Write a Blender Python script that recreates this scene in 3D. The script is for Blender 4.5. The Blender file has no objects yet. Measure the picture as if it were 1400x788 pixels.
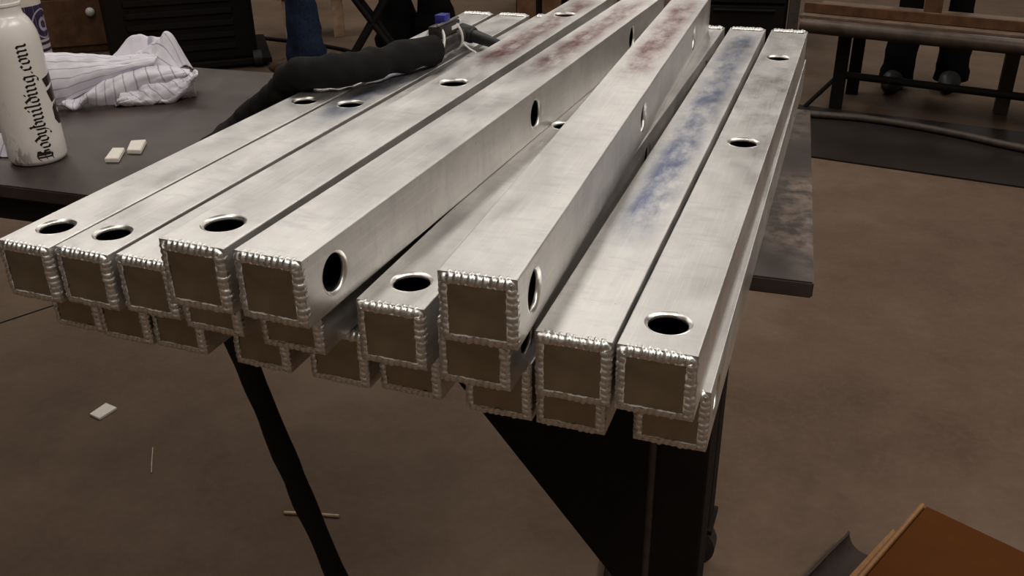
import bpy, bmesh, math, random
from mathutils import Vector, Matrix
C = bpy.context.scene.collection
S = 0.0508            # one unit = the width of one square tube (2 in), in metres
FZ = -15.0            # floor height in units (table top is 0)
random.seed(7)

# ------------------------------------------------------------------ camera
cam_d = bpy.data.cameras.new('camera'); cam = bpy.data.objects.new('camera', cam_d); C.objects.link(cam)
f_px, pitch, yaw, roll = 1287.96, .4765, .3664, -.0175
cy, sy, cp, sp = math.cos(yaw), math.sin(yaw), math.cos(pitch), math.sin(pitch)
fwd = Vector((-sy*cp, cy*cp, -sp)); rgt = Vector((cy, sy, 0)); upv = rgt.cross(fwd)
r2 = math.cos(roll)*rgt + math.sin(roll)*upv; u2 = -math.sin(roll)*rgt + math.cos(roll)*upv
M = Matrix((r2, u2, -fwd)).transposed().to_4x4(); M.translation = Vector((2.3099, -9.3626, 7.5905))*S
cam.matrix_world = M
cam_d.sensor_width = 36; cam_d.lens = f_px*36/1400; cam_d.clip_start = .01; cam_d.clip_end = 100
cam_d.dof.use_dof = False
bpy.context.scene.camera = cam

# ------------------------------------------------------------------ world, lamps, exposure
sc = bpy.context.scene
w = bpy.data.worlds.new('world'); sc.world = w; w.use_nodes = True
w.node_tree.nodes['Background'].inputs[0].default_value = (1, .82, .66, 1)
w.node_tree.nodes['Background'].inputs[1].default_value = .02
sc.view_settings.view_transform = 'Standard'; sc.view_settings.look = 'None'
sc.view_settings.gamma = 1; sc.view_settings.use_curve_mapping = False
sc.view_settings.exposure = 0.40
def area(name, loc, size, power, target=None, col=(1, .95, .885)):
    l = bpy.data.lights.new(name, 'AREA'); l.shape = 'RECTANGLE'; l.size, l.size_y = size; l.energy = power; l.color = col
    o = bpy.data.objects.new(name, l); C.objects.link(o); o.location = loc
    if target is not None:
        d = Vector(target)-Vector(loc); o.rotation_euler = d.to_track_quat('-Z', 'Y').to_euler()
    return o
# rows of strip lamps hanging under the workshop roof
for lx, ly, pw in ((-5.6, 3.2, 32), (-3.6, 3.4, 36), (-1.5, 3.6, 27), (.7, 3.6, 20), (2.9, 1.8, 42), (-4.4, 7.6, 15), (-1.6, 7.6, 15), (1.2, 7.6, 15), (-2.6, 11.2, 28), (1.2, 11.2, 26), (2.6, .3, 56), (-2.2, .2, 12), (-1.0, -1.9, 26), (1.2, -2.0, 34)):
    area('strip_lamp', (lx, ly, 3.7), (.6, 2.6), pw)

# ------------------------------------------------------------------ helpers
def tag(o, label=None, cat=None, group=None, kind=None):
    if label: o['label'] = label
    if cat: o['category'] = cat
    if group: o['group'] = group
    if kind: o['kind'] = kind
    return o
def empty(name, loc, label, cat, group=None, rot=(0, 0, 0)):
    o = bpy.data.objects.new(name, None); C.objects.link(o); o.empty_display_size = .02
    o.location = Vector(loc)*S; o.rotation_euler = rot
    return tag(o, label, cat, group)
def mesh_from(bm, mat, smooth=None):
    me = bpy.data.meshes.new('m')
    bmesh.ops.scale(bm, vec=(S, S, S), verts=bm.verts)
    bm.normal_update()
    if smooth is not None:
        for f in bm.faces: f.smooth = True
        for e in bm.edges:
            e.smooth = len(e.link_faces) == 2 and e.calc_face_angle(0) < math.radians(smooth)
    bm.to_mesh(me); bm.free()
    for m in (mat if isinstance(mat, (list, tuple)) else [mat]): me.materials.append(m)
    return me
def link(name, me, parent=None, loc=(0, 0, 0), rot=(0, 0, 0)):
    o = bpy.data.objects.new(name, me); me.name = name; C.objects.link(o)
    o.location = Vector(loc)*S; o.rotation_euler = rot
    if parent: o.parent = parent
    return o
def part(name, bm, mat, parent=None, loc=(0, 0, 0), rot=(0, 0, 0), smooth=None):
    return link(name, mesh_from(bm, mat, smooth), parent, loc, rot)
def box(bm, lo, hi, bevel=0, mi=0):
    vs = [bm.verts.new((x, y, z)) for z in (lo[2], hi[2]) for y in (lo[1], hi[1]) for x in (lo[0], hi[0])]
    fs = [bm.faces.new([vs[i] for i in q]) for q in ((0,2,3,1), (4,5,7,6), (0,1,5,4), (2,6,7,3), (0,4,6,2), (1,3,7,5))]
    for f in fs: f.material_index = mi
    if bevel:
        es = {e for f in fs for e in f.edges}
        bmesh.ops.bevel(bm, geom=list(es), offset=bevel, segments=2, affect='EDGES', profile=.6)
    return fs
def boxbm(lo, hi, bevel=0):
    bm = bmesh.new(); box(bm, lo, hi, bevel); return bm
def prism(bm, pts, z0, z1, bevel=0):
    a = [bm.verts.new((*p, z0)) for p in pts]; b = [bm.verts.new((*p, z1)) for p in pts]; n = len(pts)
    fs = [bm.faces.new(a[::-1]), bm.faces.new(b)] + [bm.faces.new((a[i], a[(i+1) % n], b[(i+1) % n], b[i])) for i in range(n)]
    bmesh.ops.recalc_face_normals(bm, faces=fs)
    if bevel:
        bmesh.ops.bevel(bm, geom=list({e for f in fs for e in f.edges}), offset=bevel, segments=2, affect='EDGES')
    return fs
def lathe(bm, prof, n=48, c=(0, 0, 0), cap=True):
    rings = [[bm.verts.new((c[0]+r*math.cos(2*math.pi*k/n), c[1]+r*math.sin(2*math.pi*k/n), c[2]+z)) for k in range(n)] for r, z in prof]
    for a, b in zip(rings, rings[1:]):
        for k in range(n): bm.faces.new((a[k], a[(k+1) % n], b[(k+1) % n], b[k]))
    if cap:
        bm.faces.new(rings[0][::-1]); bm.faces.new(rings[-1])
def catmull(P, step=8):
    P = [Vector(p) for p in P]; Q = [P[0]*2-P[1]] + P + [P[-1]*2-P[-2]]; out = []
    for i in range(1, len(Q)-2):
        a, b, c, d = Q[i-1:i+3]
        for k in range(step):
            t = k/step
            out.append(.5*((2*b) + (c-a)*t + (2*a-5*b+4*c-d)*t*t + (3*b-a-3*c+d)*t**3))
    out.append(P[-1]); return out
def tube(bm, path, rad, n=12, cap=True):
    """sweep a circle along a path; rad is a number or f(i, angle)"""
    path = [Vector(p) for p in path]
    t = (path[1]-path[0]).normalized(); u = t.orthogonal().normalized(); rings = []
    for i, p in enumerate(path):
        tn = (path[min(i+1, len(path)-1)]-path[max(i-1, 0)]).normalized()
        u = (u-tn*u.dot(tn)).normalized(); v = tn.cross(u)
        rings.append([bm.verts.new(p+(u*math.cos(a)+v*math.sin(a))*(rad(i, a) if callable(rad) else rad)) for a in [2*math.pi*k/n for k in range(n)]])
    for a, b in zip(rings, rings[1:]):
        for k in range(n): bm.faces.new((a[k], a[(k+1) % n], b[(k+1) % n], b[k]))
    if cap:
        bm.faces.new(rings[0][::-1]); bm.faces.new(rings[-1])
def bar(bm, p, q, r, n=4): tube(bm, [p, q], r, n)

# ------------------------------------------------------------------ materials
class NT:
    def __init__(s, name):
        s.m = bpy.data.materials.new(name); s.m.use_nodes = True; s.t = s.m.node_tree; s.b = s.t.nodes['Principled BSDF']
    def n(s, typ, **kw):
        o = s.t.nodes.new(typ)
        for k, v in kw.items():
            if k.startswith('i_'):
                k = k[2:]; o.inputs[int(k) if k.isdigit() else k.replace('_', ' ')].default_value = v
            else: setattr(o, k, v)
        return o
    def l(s, a, b): s.t.links.new(a, b)
    def coord(s, scale, kind='Object', rot=(0, 0, 0)):
        t = s.n('ShaderNodeTexCoord'); mp = s.n('ShaderNodeMapping'); mp.inputs['Scale'].default_value = scale; mp.inputs['Rotation'].default_value = rot
        s.l(t.outputs[kind], mp.inputs[0]); return mp.outputs[0]
    def noise(s, vec, scale, detail=3, rough=.55):
        o = s.n('ShaderNodeTexNoise', i_Scale=scale, i_Detail=detail, i_Roughness=rough); s.l(vec, o.inputs['Vector']); return o.outputs['Fac']
    def ramp(s, fac, stops):
        r = s.n('ShaderNodeValToRGB'); e = r.color_ramp.elements
        while len(e) < len(stops): e.new(.5)
        for k, (p, c) in enumerate(stops):
            e[k].position = p; e[k].color = (*c, 1) if len(c) == 3 else c
        s.l(fac, r.inputs[0]); return r.outputs[0]
    def rng(s, fac, a, b, c, d):
        r = s.n('ShaderNodeMapRange', i_1=a, i_2=b, i_3=c, i_4=d); s.l(fac, r.inputs[0]); return r.outputs[0]
    def math(s, op, a, b=None):
        r = s.n('ShaderNodeMath', operation=op)
        for k, v in enumerate((a, b)):
            if v is None: continue
            if isinstance(v, (int, float)): r.inputs[k].default_value = v
            else: s.l(v, r.inputs[k])
        return r.outputs[0]
    def mix(s, fac, a, b):
        r = s.n('ShaderNodeMix', data_type='RGBA')
        for k, v in ((0, fac), (6, a), (7, b)):
            if isinstance(v, (int, float)): r.inputs[k].default_value = v
            elif isinstance(v, tuple): r.inputs[k].default_value = (*v, 1)
            else: s.l(v, r.inputs[k])
        return r.outputs[2]
    def bump(s, h, strength, dist=.002):
        b = s.n('ShaderNodeBump', i_Strength=strength, i_Distance=dist); s.l(h, b.inputs['Height']); s.l(b.outputs[0], s.b.inputs['Normal'])
    def set(s, **kw):
        for k, v in kw.items():
            i = s.b.inputs[k.replace('_', ' ')]
            if isinstance(v, bpy.types.NodeSocket): s.l(v, i)
            else: i.default_value = (*v, 1) if isinstance(v, tuple) else v
        return s.m
def plain(name, col, rough=.6, metal=0, var=.25, scale=60, bump=0, spec=.35):
    t = NT(name); nz = t.noise(t.coord((1, 1, 1)), scale, 4)
    c = t.mix(t.rng(nz, .3, .7, 0, 1), tuple(x*(1-var) for x in col), tuple(min(1, x*(1+var)) for x in col))
    if bump: t.bump(nz, bump)
    return t.set(Base_Color=c, Roughness=t.rng(nz, .3, .7, rough*.85, min(1, rough*1.12)), Metallic=metal, Specular_IOR_Level=spec)
U = 1/S
def alu(name, dye_or_reflection=None, y0=0, y1=0, amt=0, tint=(.84, .815, .785)):
    """brushed extruded aluminium; stain = smear of blue layout dye, or a red reflection painted in, between y0 and y1 (tube widths along the tube)"""
    t = NT(name); v = t.coord((U, U, U))
    oi = t.n('ShaderNodeObjectInfo')
    off = t.n('ShaderNodeVectorMath', operation='ADD'); t.l(v, off.inputs[0])
    cb = t.n('ShaderNodeCombineXYZ'); t.l(t.math('MULTIPLY', oi.outputs['Random'], 37.0), cb.inputs[1]); t.l(cb.outputs[0], off.inputs[1]); vo = off.outputs[0]
    def sc_(s):
        m = t.n('ShaderNodeMapping'); m.inputs['Scale'].default_value = s; t.l(vo, m.inputs[0]); return m.outputs[0]
    streak = t.noise(sc_((26, .5, 26)), 1, 4, .6)
    fine = t.noise(sc_((90, 3, 90)), 1, 3, .6)
    cloud = t.noise(sc_((.8, .45, .8)), 1.6, 5, .6)
    rub = t.noise(sc_((1.5, 5.0, 1.5)), 1, 4, .7)
    c = t.mix(t.rng(cloud, .35, .68, 0, 1), tuple(x*.80 for x in tint), tint)
    c = t.mix(t.math('MULTIPLY', t.rng(streak, .5, .72, 0, 1), .35), c, (.95, .92, .88))
    c = t.mix(t.math('MULTIPLY', t.rng(rub, .52, .72, 0, 1), .30), c, (.46, .45, .47))
    # small dark nicks
    nick = t.noise(sc_((5, 14, 5)), 1, 2, .5)
    c = t.mix(t.rng(nick, .77, .80, 0, .7), c, (.2, .17, .14))
    if dye_or_reflection:
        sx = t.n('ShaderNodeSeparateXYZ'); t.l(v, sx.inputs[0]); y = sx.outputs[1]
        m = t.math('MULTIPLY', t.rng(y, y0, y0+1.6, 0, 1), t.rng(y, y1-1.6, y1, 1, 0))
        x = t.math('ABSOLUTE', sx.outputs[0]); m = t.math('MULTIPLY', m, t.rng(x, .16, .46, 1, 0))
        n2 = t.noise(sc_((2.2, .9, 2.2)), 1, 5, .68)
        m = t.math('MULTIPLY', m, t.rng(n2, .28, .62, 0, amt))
        c = t.mix(m, c, dye_or_reflection)
    r = t.math('ADD', t.rng(cloud, .3, .7, .34, .47), t.rng(fine, .3, .7, -.04, .05))
    t.bump(t.math('ADD', streak, t.math('MULTIPLY', fine, .5)), .12, .0006)
    return t.set(Base_Color=c, Roughness=r, Metallic=1.0)
M_alu = alu('brushed_aluminium')
M_alu_blue = alu('brushed_aluminium_blue_dye', (.14, .17, .285), 2.6, 17.9, .95)
M_alu_blue2 = alu('brushed_aluminium_blue_smears', (.17, .20, .31), 6.0, 14.5, .9)
M_alu_red = alu('brushed_aluminium_red_reflection', (.19, .075, .075), 8.5, 17.6, 1.0)  # red reflection towards the far tube ends, painted into the base colour
M_rim = plain('machined_rim', (.86, .83, .79), .34, 1, .08, 200)
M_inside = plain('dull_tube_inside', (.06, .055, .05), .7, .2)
def weld_mat():
    t = NT('weld_bead_aluminium'); n = t.noise(t.coord((1, 1, 1)), 420, 3)
    return t.set(Base_Color=t.mix(n, (.70, .68, .65), (.92, .90, .87)), Roughness=t.rng(n, .3, .7, .26, .42), Metallic=1.0)
M_weld = weld_mat()
def plate_mat():
    """end plate with the pale frosted band an AC arc leaves along the weld toe"""
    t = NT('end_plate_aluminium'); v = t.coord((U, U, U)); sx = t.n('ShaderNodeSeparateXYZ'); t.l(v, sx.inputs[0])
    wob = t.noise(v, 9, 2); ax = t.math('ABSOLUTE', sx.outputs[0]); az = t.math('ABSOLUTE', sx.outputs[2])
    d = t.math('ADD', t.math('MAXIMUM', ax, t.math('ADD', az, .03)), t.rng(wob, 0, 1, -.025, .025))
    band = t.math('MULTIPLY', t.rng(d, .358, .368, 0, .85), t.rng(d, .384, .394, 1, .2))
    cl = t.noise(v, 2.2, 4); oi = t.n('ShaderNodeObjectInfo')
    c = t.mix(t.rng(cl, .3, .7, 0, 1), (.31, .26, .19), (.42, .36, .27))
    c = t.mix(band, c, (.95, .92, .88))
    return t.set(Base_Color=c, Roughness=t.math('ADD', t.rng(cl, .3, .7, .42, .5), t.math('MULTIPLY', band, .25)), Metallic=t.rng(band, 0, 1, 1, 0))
M_plate = plate_mat()
def floor_mat():
    t = NT('concrete'); v = t.coord((1, 1, 1))
    a = t.noise(v, 1.3, 6, .62); b = t.noise(v, 9, 6, .65); c3 = t.noise(v, 70, 4, .6)
    c = t.ramp(a, [(.3, (.082, .051, .033)), (.52, (.124, .083, .057)), (.72, (.165, .117, .085))])
    c = t.mix(t.rng(b, .45, .8, 0, .4), c, (.055, .032, .019))
    c = t.mix(t.rng(c3, .45, .85, 0, .2), c, (.20, .145, .108))
    t.bump(c3, .1, .001)
    return t.set(Base_Color=c, Roughness=t.rng(a, .3, .7, .65, .9), Specular_IOR_Level=.12)
M_floor = floor_mat()
def steel_mat():
    t = NT('rusty_steel_plate'); v = t.coord((1, 1, 1))
    a = t.noise(v, 9, 6, .65); b = t.noise(v, 40, 5, .65); f = t.noise(v, 4, 3)
    c = t.ramp(a, [(.3, (.058, .046, .041)), (.55, (.092, .075, .067)), (.75, (.135, .108, .094))])
    sxx = t.n('ShaderNodeSeparateXYZ'); t.l(v, sxx.inputs[0])
    rust = t.math('MULTIPLY', t.rng(b, .40, .66, 0, 1), t.math('MULTIPLY', t.rng(f, .42, .58, 0, 1), t.rng(sxx.outputs[0], .1, .45, .06, 1)))
    c = t.mix(t.math('MULTIPLY', rust, .8), c, (.27, .195, .145))
    t.bump(b, .2, .001)
    return t.set(Base_Color=c, Roughness=t.rng(a, .3, .7, .38, .6), Metallic=t.rng(rust, 0, 1, .75, .1))
M_steel = steel_mat()
M_black = plain('black_steel', (.008, .006, .005), .7, 0, .25, 60, 0, .15)
M_frame = plain('dark_painted_frame', (.009, .0072, .006), .7, 0, .25, 60, 0, .15)
M_sleeve = plain('black_nylon_sleeve', (.008, .007, .0065), .9, 0, .4, 120, .4, .2)
M_rubber = plain('black_rubber', (.018, .017, .017), .5)
M_tplastic = plain('dark_torch_plastic', (.035, .03, .028), .38)
M_blue = plain('blue_switch', (.03, .03, .22), .4)
M_white = plain('white_plastic', (.75, .72, .68), .4, 0, .06)
M_ceram = plain('pinkish_ceramic', (.42, .25, .19), .6)
M_tile = plain('offwhite_ceramic_chip', (.74, .68, .61), .55, 0, .08, 200)
M_wood = plain('brown_wood', (.10, .046, .021), .55, 0, .35, 25)
M_wood2 = plain('worn_bench_plank', (.13, .085, .06), .55, 0, .35, 20)
M_pale = plain('pale_wood', (.45, .30, .19), .7, 0, .2, 30)
M_card = plain('cardboard', (.075, .024, .005), .9, 0, .12, 25, spec=.08)
M_cardedge = plain('cardboard_cut_edge', (.24, .12, .05), .9, 0, .2, 80)
M_leather = plain('dark_leather', (.030, .017, .012), .7, 0, .3, 60, .3)
M_denim = plain('blue_denim', (.017, .026, .052), .9, 0, .35, 90, .3, .1)
M_trouser = plain('black_trousers', (.0045, .004, .004), .95, spec=.05)
M_boot = plain('brown_work_boot', (.07, .04, .022), .5)
M_skin = plain('skin', (.5, .3, .22), .5, 0, .06)
M_shirt = plain('dark_work_shirt', (.03, .028, .03), .85)
M_hair = plain('dark_hair', (.03, .02, .015), .7)

# ------------------------------------------------------------------ setting
bm = bmesh.new(); box(bm, (-190, -90, FZ-1), (120, 240, FZ)); tag(part('floor', bm, M_floor), kind='structure')
M_wall = plain('painted_wall', (.30, .26, .22), .85, 0, .1, 3)
M_ceil = plain('dark_roof_sheet', (.10, .085, .07), .8, 0, .2, 3)
CZ = 85
for nm, lo, hi, m in (('wall_back', (-190, 240, FZ-1), (120, 243, CZ), M_wall), ('wall_left', (-193, -90, FZ-1), (-190, 243, CZ), M_wall),
                      ('wall_right', (120, -90, FZ-1), (123, 243, CZ), M_wall), ('wall_front', (-193, -93, FZ-1), (123, -90, CZ), M_wall),
                      ('ceiling', (-193, -93, CZ), (123, 243, CZ+2), M_ceil)):
    tag(part(nm, boxbm(lo, hi), m), kind='structure')
bm = bmesh.new(); tube(bm, [(-37.2, 17.4, FZ), (-35.5, 20.9, FZ), (-33.2, 25.6, FZ), (-25, 42.5, FZ)], .05, 6)
tag(part('trim_1', bm, M_black), 'dark joint line in the concrete floor', kind='structure')

# ------------------------------------------------------------------ welded square tubes
TW, TH, PITCH, TL = .972, .925, .935, 18.02
HX, HZ = TW/2, TH/2
HOLES = (.73, 7.95, 14.75); HR = .252; RO = .302
def tube_body(side):
    """outer shell; side: 'top', 'right', 'left' = face carrying the three holes"""
    bm = bmesh.new(); r = .018; y0, y1 = .055, TL-.055
    # local face frames: (axis a half width, outward normal)
    def strip(mapf, a, holed):
        if not holed:
            q = [bm.verts.new(mapf(*p)) for p in ((-a, y0), (a, y0), (a, y1), (-a, y1))]; bm.faces.new(q); return
        ys = y0
        for hy in HOLES:
            h0, h1 = hy-a, hy+a
            if ys < y0+1e-6 and h0 < ys: ys = y0
            q = [bm.verts.new(mapf(*p)) for p in ((-a, ys), (a, ys), (a, h0), (-a, h0))] if h0 > ys+1e-4 else None
            if q: bm.faces.new(q)
            h0 = max(h0, ys)
            N = 40; inner = []; outer = []
            for k in range(N):
                an = 2*math.pi*k/N; cx, cyy = math.cos(an), math.sin(an)
                inner.append(bm.verts.new(mapf(RO*cx, hy+RO*cyy)))
                s = a/max(abs(cx), abs(cyy)); outer.append(bm.verts.new(mapf(s*cx, max(hy+s*cyy, h0))))
            for k in range(N): bm.faces.new((outer[k], outer[(k+1) % N], inner[(k+1) % N], inner[k]))
            ys = h1
        q = [bm.verts.new(mapf(*p)) for p in ((-a, ys), (a, ys), (a, y1), (-a, y1))]; bm.faces.new(q)
    ax, az = HX-r, HZ-r
    strip(lambda u, y: (u, y, HZ), ax, side == 'top')
    strip(lambda u, y: (-u, y, -HZ), ax, False)
    strip(lambda u, y: (HX, y, -u), az, side == 'right')
    strip(lambda u, y: (-HX, y, u), az, side == 'left')
    for sx, sz in ((1, 1), (1, -1), (-1, -1), (-1, 1)):
        a0 = math.atan2(sz, sx)-math.pi/4; vs = []
        for k in range(4):
            an = a0+k*math.pi/6; p = (sx*ax+r*math.cos(an), sz*az+r*math.sin(an))
            vs.append((bm.verts.new((p[0], y0, p[1])), bm.verts.new((p[0], y1, p[1]))))
        for a, b in zip(vs, vs[1:]): bm.faces.new((a[0], b[0], b[1], a[1]))
    bmesh.ops.remove_doubles(bm, verts=bm.verts, dist=.0008)
    bmesh.ops.recalc_face_normals(bm, faces=bm.faces)
    for yy in (y0, y1): bm.faces.new([bm.verts.new((a_*(HX-.003), yy, b_*(HZ-.003))) for a_, b_ in ((-1, -1), (1, -1), (1, 1), (-1, 1))])
    # dull inner walls (the holed wall is closed by the bore ring)
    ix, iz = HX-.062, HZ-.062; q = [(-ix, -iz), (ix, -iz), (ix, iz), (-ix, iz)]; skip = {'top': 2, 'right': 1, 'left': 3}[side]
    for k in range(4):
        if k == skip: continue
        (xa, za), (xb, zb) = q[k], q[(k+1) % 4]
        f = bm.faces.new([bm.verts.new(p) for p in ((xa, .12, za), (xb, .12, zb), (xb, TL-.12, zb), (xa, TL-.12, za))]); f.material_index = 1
    return bm
def rim_bm(side, hy):
    """machined, slightly countersunk ring and the bore wall"""
    bm = bmesh.new(); N = 40; prof = [(RO, 0.0), (RO-.006, .004), (RO-.014, 0), (HR+.004, -.022), (HR, -.03), (HR, -.062), (HR+.04, -.064)]
    rings = []
    for r, d in prof:
        ring = []
        for k in range(N):
            an = 2*math.pi*k/N; u, y = r*math.cos(an), hy+r*math.sin(an)
            p = {'top': (u, y, HZ+d), 'right': (HX+d, y, -u), 'left': (-HX-d, y, u)}[side]; ring.append(bm.verts.new(p))
        rings.append(ring)
    for a, b in zip(rings, rings[1:]):
        for k in range(N): bm.faces.new((a[k], a[(k+1) % N], b[(k+1) % N], b[k]))
    return bm
def bead_bm(seed, far=False):
    """stack-of-dimes weld all round the square end; lies at y = 0 facing -y"""
    rnd = random.Random(seed); bm = bmesh.new(); R = .088; hx, hz = HX-R, HZ-R; rc = .012
    path = []
    def seg(p, q):
        L = math.hypot(q[0]-p[0], q[1]-p[1]); n = int(L/.0125)
        for k in range(n): path.append((p[0]+(q[0]-p[0])*k/n, p[1]+(q[1]-p[1])*k/n))
    cs = [(hx, hz), (hx, -hz), (-hx, -hz), (-hx, hz)]
    for k in range(4):
        c0, c1 = cs[k], cs[(k+1) % 4]; d = (c1[0]-c0[0], c1[1]-c0[1]); L = math.hypot(*d); d = (d[0]/L, d[1]/L)
        seg((c0[0]+d[0]*rc, c0[1]+d[1]*rc), (c1[0]-d[0]*rc, c1[1]-d[1]*rc))
        e = cs[(k+2) % 4]; d2 = (e[0]-c1[0], e[1]-c1[1]); L2 = math.hypot(*d2); d2 = (d2[0]/L2, d2[1]/L2)
        for j in range(4):
            t = j/4; a = (c1[0]-d[0]*rc, c1[1]-d[1]*rc); b = (c1[0]+d2[0]*rc, c1[1]+d2[1]*rc)
            path.append(tuple((1-t)**2*a[i]+2*t*(1-t)*c1[i]+t*t*b[i] for i in (0, 1)))
    n = len(path); M_ = 9; pitch = 7; rings = []; wa = [rnd.uniform(0, 6.28) for _ in range(4)]
    amp = [rnd.uniform(.8, 1.15) for _ in range(n//pitch+2)]
    for i, (x, z) in enumerate(path):
        a = path[i-1]; b = path[(i+1) % n]; t = Vector((b[0]-a[0], 0, b[1]-a[1])).normalized(); o = Vector((-t.z, 0, t.x))
        if o.dot(Vector((x, 0, z))) < 0: o = -o
        ph = (i % pitch)/pitch; s = amp[i//pitch]
        rr = R*(.93+.17*s*math.sin(math.pi*min(1, ph*1.15))**.7)*(1+.035*math.sin(i*.043*6.28+wa[0])+.03*math.sin(i*.017*6.28+wa[1]))
        wob = .010*math.sin(i*.031*6.28+wa[2])+.008*math.sin(i*.083*6.28+wa[3])
        ring = []
        for k in range(M_):
            a_lo = -.95 if far else -.25; an = a_lo+(math.pi/2-a_lo+.25)*k/(M_-1)          # from the tube side, round the corner, on to the plate
            lead = .016*math.sin(math.pi*k/(M_-1)); fl = 1+.06*math.sin(2*max(0, min(math.pi/2, an)))
            p = Vector((x, R, z))+o*(rr*fl*math.cos(an) - (wob+.01)*max(0, math.sin(an)))+Vector((0, -1, 0))*(rr*fl*math.sin(an))+t*lead
            lim = .012; up = .010
            if far: up = .075; p.z += .05*max(0, o.z); p.y += .03*max(0, -math.sin(an))
            ring.append(bm.verts.new((max(-HX-lim, min(HX+lim, p.x)), p.y, max(-HZ-.006, min(HZ+up, p.z)))))
        rings.append(ring)
    for i in range(n):
        a, b = rings[i], rings[(i+1) % n]
        for k in range(M_-1): bm.faces.new((a[k], a[k+1], b[k+1], b[k]))
    bmesh.ops.recalc_face_normals(bm, faces=bm.faces)
    return bm
body_me = {}
def body_mesh(side, mat):
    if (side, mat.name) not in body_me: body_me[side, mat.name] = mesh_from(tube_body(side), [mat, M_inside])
    return body_me[side, mat.name]
rim_me = {(s, i): mesh_from(rim_bm(s, hy), M_rim, 50) for s in ('top', 'right', 'left') for i, hy in enumerate(HOLES)}
far_bead_me = [mesh_from(bead_bm(k+20, True), M_weld, 60) for k in range(3)]
bead_me = [mesh_from(bead_bm(k), M_weld, 60) for k in range(5)]
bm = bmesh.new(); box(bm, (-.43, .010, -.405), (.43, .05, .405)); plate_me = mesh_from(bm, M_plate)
tube_no = 0
def square_tube(x, y, a, layer, side, mat, label):
    global tube_no
    z = (layer-1)*PITCH
    # x, y = front left corner of the tube in plan
    cxx, cyy = x+.5*math.cos(a), y+.5*math.sin(a)
    t = empty('square_tube', (cxx, cyy, z), label, 'metal tube', 'stacked square aluminium tubes', (0, 0, a))
    zc = TH/2+.002
    link('tube_body', body_mesh(side, mat), t, (0, 0, zc))
    for i in range(3): link('hole_rim', rim_me[side, i], t, (0, 0, zc))
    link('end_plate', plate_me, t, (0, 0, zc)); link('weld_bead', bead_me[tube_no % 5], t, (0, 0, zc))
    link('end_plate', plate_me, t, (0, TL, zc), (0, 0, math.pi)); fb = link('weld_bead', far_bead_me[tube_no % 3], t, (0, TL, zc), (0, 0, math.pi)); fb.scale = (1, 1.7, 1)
    tube_no += 1
    return t
TUBES = [
 (-9.57, -.06, .001, 2, 'top', M_alu, 'leftmost tube of the stack, round hole near its welded end, black hose over it'),
 (-8.56, .03, -.006, 2, 'top', M_alu_blue2, 'second tube from the left, round hole near its end, torch lying on it'),
 (-7.50, .10, -.012, 2, 'right', M_alu, 'third tube from the left, half hidden under a raised tube, no hole on top'),
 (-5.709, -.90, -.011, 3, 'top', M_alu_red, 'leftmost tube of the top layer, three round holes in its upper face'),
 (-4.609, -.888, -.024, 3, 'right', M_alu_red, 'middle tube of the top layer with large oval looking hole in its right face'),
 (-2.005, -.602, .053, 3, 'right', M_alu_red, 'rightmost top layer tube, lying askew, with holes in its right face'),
 (-3.503, 0, .015, 2, 'top', M_alu, 'tube with a round top hole in the gap between two top layer tubes'),
 (-1.017, -.028, .025, 2, 'left', M_alu_blue, 'tube with long blue dye smears on its upper face, second from the right'),
 (0, 0, .019, 2, 'top', M_alu, 'rightmost tube of the middle layer, plain grey top with three round holes'),
 (-6.33, -.02, -.004, 2, 'left', M_alu, 'middle layer tube directly under the leftmost top layer tube'),
 (-4.986, -.086, .012, 2, 'left', M_alu, 'middle layer tube directly under the middle top layer tube'),
 (-2.294, -.10, .016, 2, 'right', M_alu, 'middle layer tube directly under the askew top tube, only its lower end showing'),
 (-9.66, .68, 0, 1, 'left', M_alu, 'bottom layer tube at the far left, below the leftmost tube with a top hole'),
 (-8.63, .612, 0, 1, 'left', M_alu, 'second bottom layer tube from the left'),
 (-7.62, .65, -.002, 1, 'left', M_alu, 'third bottom layer tube from the left, its right face showing beside a gap'),
 (-6.09, .622, 0, 1, 'left', M_alu, 'bottom layer tube just above the hanging black hose'),
 (-4.773, .642, -.001, 1, 'left', M_alu, 'bottom layer tube below and left of the tube with the hole in the central gap'),
 (-3.657, .715, -.003, 1, 'left', M_alu, 'bottom layer tube below the tube with the hole in the central gap'),
 (-2.275, .634, .016, 1, 'left', M_alu, 'third bottom layer tube from the right, set low in front of a dark gap'),
 (-1.241, .645, .016, 1, 'left', M_alu, 'bottom layer tube directly under the blue smeared tube'),
 (.098, .719, .024, 1, 'right', M_alu, 'rightmost bottom layer tube, jutting out to the right above the table leg'),
]
for T in TUBES: square_tube(*T)

# ------------------------------------------------------------------ welding table
tb = empty('welding_table', (-9, 10, FZ), 'dark rusty steel welding table carrying the stacked aluminium tubes', 'table')
def tp(name, bm, mat, smooth=None, par=tb):
    for v in bm.verts: v.co -= Vector((-9, 10, FZ))
    return part(name, bm, mat, par, smooth=smooth)
bm = bmesh.new(); prism(bm, [(2.0, 6.26), (1.03, 16.93), (-36, 14.85), (-35, 4.48)], -.32, -.003, .03); tp('table_top', bm, M_steel)
def skew(p, q, w0, z0, z1):
    p, q = Vector(p), Vector(q); d = (q-p).normalized(); n = Vector((-d.y, d.x))*w0
    bm = bmesh.new(); prism(bm, [p, q, q+n, p+n], z0, z1, .02); return bm
tp('apron_rail', skew((-34.4, 4.78), (.3, 6.45), .25, -1.0, -.325), M_frame)
tp('apron_rail', skew((-34.8, 14.35), (-.2, 16.1), .25, -1.0, -.325), M_frame)
tp('apron_rail', skew((.25, 6.72), (-.25, 16.05), .25, -1.0, -.325), M_frame)
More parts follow.
